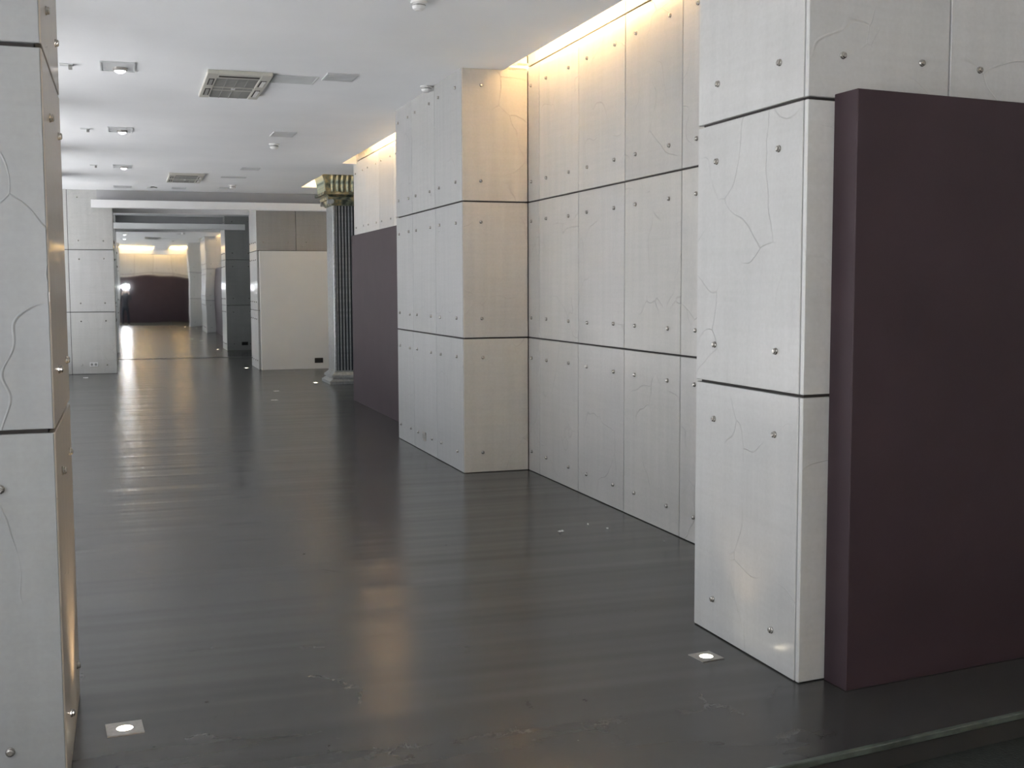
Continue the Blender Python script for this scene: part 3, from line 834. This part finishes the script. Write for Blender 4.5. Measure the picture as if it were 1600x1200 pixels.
scrap('small pale scrap just beyond the other one before the off-white board', 2.24, 18.8, 0.09, 0.05, 0.3, 5)
scrap('small white scrap at the foot of the far left pillar', -0.75, 22.9, 0.08, 0.05, 0.3, 6)

# ================================================================== PHOTOGRAPHER (only seen in the mirror)
def person():
    t = thing('person', 'person in dark clothes photographing the hall, reflected in the mirror', 'person', (0.0, -0.37, ZLOW))
    V = []; E_ = []; R_ = []
    def v(x, y, z, r, parent=None):
        V.append((x, y, z)); R_.append(r)
        if parent is not None: E_.append((parent, len(V) - 1))
        return len(V) - 1
    pel = v(0, 0, 0.98, (0.155, 0.11))
    wst = v(0, 0.0, 1.12, (0.135, 0.10), pel)
    che = v(0, 0.0, 1.34, (0.165, 0.115), wst)
    shb = v(0, 0.0, 1.48, (0.12, 0.085), che)
    nk = v(0, 0.01, 1.56, (0.055, 0.055), shb)
    nk2 = v(0, 0.025, 1.62, (0.054, 0.056), nk)
    h1 = v(0, 0.035, 1.69, (0.072, 0.085), nk2)
    h2 = v(0, 0.03, 1.77, (0.08, 0.098), h1)
    h3 = v(0, 0.02, 1.83, (0.06, 0.075), h2)
    for s in (-1, 1):
        hip = v(s * 0.095, 0, 0.92, (0.088, 0.09), pel)
        kn = v(s * 0.115, 0.015, 0.52, (0.058, 0.062), hip)
        cf = v(s * 0.118, -0.01, 0.36, (0.056, 0.06), kn)
        an = v(s * 0.12, -0.015, 0.09, (0.038, 0.042), cf)
        ft = v(s * 0.13, 0.06, 0.045, (0.042, 0.04), an)
        v(s * 0.145, 0.19, 0.035, (0.038, 0.028), ft)
        sh = v(s * 0.185, 0.0, 1.46, (0.058, 0.058), shb)
        el = v(s * 0.235, 0.13, 1.27, (0.043, 0.043), sh)
        fo = v(s * 0.18, 0.19, 1.45, (0.037, 0.037), el)
        wr_ = v(s * 0.118, 0.235, 1.63, (0.027, 0.024), fo)
        pa = v(s * 0.088, 0.255, 1.70, (0.034, 0.018), wr_)
        for fi in range(4):
            a = v(s * 0.076, 0.275, 1.688 + fi * 0.021, (0.0095, 0.0095), pa)
            b = v(s * (0.058 - 0.002 * fi), 0.292, 1.690 + fi * 0.021, (0.0085, 0.0085), a)
            v(s * (0.034 + 0.004 * (fi % 2)), 0.29, 1.692 + fi * 0.021, (0.0075, 0.0075), b)
        th1 = v(s * 0.07, 0.238, 1.69, (0.0115, 0.0115), pa)
        v(s * 0.04, 0.236, 1.705, (0.009, 0.009), th1)
    me = bpy.data.meshes.new('body'); me.from_pydata(V, E_, [])
    o = obj('body', me, t)
    sk = o.modifiers.new('skin', 'SKIN')
    lay = me.skin_vertices[0].data
    for i, r in enumerate(R_):
        lay[i].radius = r
        lay[i].use_root = (i == 0)
    o.modifiers.new('sub', 'SUBSURF').levels = 2
    o.modifiers['sub'].render_levels = 2
    # bake so that skin, jacket and trousers can share the one body mesh
    dg = bpy.context.evaluated_depsgraph_get()
    em = bpy.data.meshes.new_from_object(o.evaluated_get(dg))
    o.modifiers.clear(); o.data = em
    em.materials.clear()
    for m_ in ('jacket', 'trousers', 'skin', 'black'): em.materials.append(M[m_])
    for p in em.polygons:
        p.use_smooth = True
        z = p.center.z; hand = p.center.y > 0.225 and z > 1.5
        p.material_index = 2 if (z > 1.565 or hand) else (3 if z < 0.085 else (1 if z < 0.95 else 0))
    def hr(bm):
        bmesh.ops.create_uvsphere(bm, u_segments=20, v_segments=12, radius=1.0)
        for q in bm.verts:
            q.co = Vector((q.co.x * 0.090, q.co.y * 0.112, q.co.z * 0.105))
        bmesh.ops.delete(bm, geom=[q for q in bm.verts if q.co.z < -0.01 and q.co.y > -0.02 or q.co.z < -0.075 or (q.co.y > 0.055 and q.co.z < 0.045)], context='VERTS')
    build('hair', hr, 'hair', t, (0, 0.02, 1.785), smooth=True)
    build('nose', lambda bm: lathe(bm, [(0.012, 0.0), (0.016, 0.012), (0.006, 0.045)], 8), 'skin', t, (0, 0.128, 1.735), smooth=True)
    for s in (-1, 1):
        build('ear', lambda bm: lathe(bm, [(0.008, -0.03), (0.016, 0.0), (0.012, 0.03)], 8), 'skin', t, (s * 0.081, 0.03, 1.75), smooth=True)
    return t
person().scale = (0.98, 0.98, 0.955)
ct = thing('camera_with_flash', 'small black camera with fired flash held by the photographer, glaring in the mirror', 'camera', (0.0, -0.045, CAM_H - 0.08))
build('camera_body', lambda bm: bx(bm, -0.058, 0.058, -0.018, 0.016, -0.036, 0.036), 'black', ct, bevel=0.004)
build('lens', lambda bm: lathe(bm, [(0.026, 0.016), (0.026, 0.03), (0.02, 0.038)], 18, 'y'), 'steel', ct)
fh = build('flash_head', lambda bm: bx(bm, -0.13, 0.13, -0.02, 0.02, 0.05, 0.22), 'black', ct)
build('hot_shoe', lambda bm: bx(bm, -0.015, 0.015, -0.012, 0.012, 0.034, 0.052), 'steel', ct)
build('flash_window', lambda bm: bx(bm, -0.122, 0.122, 0.0202, 0.0225, 0.058, 0.212), 'flash', fh)  # glare of the flash is put into this window's oversized shape
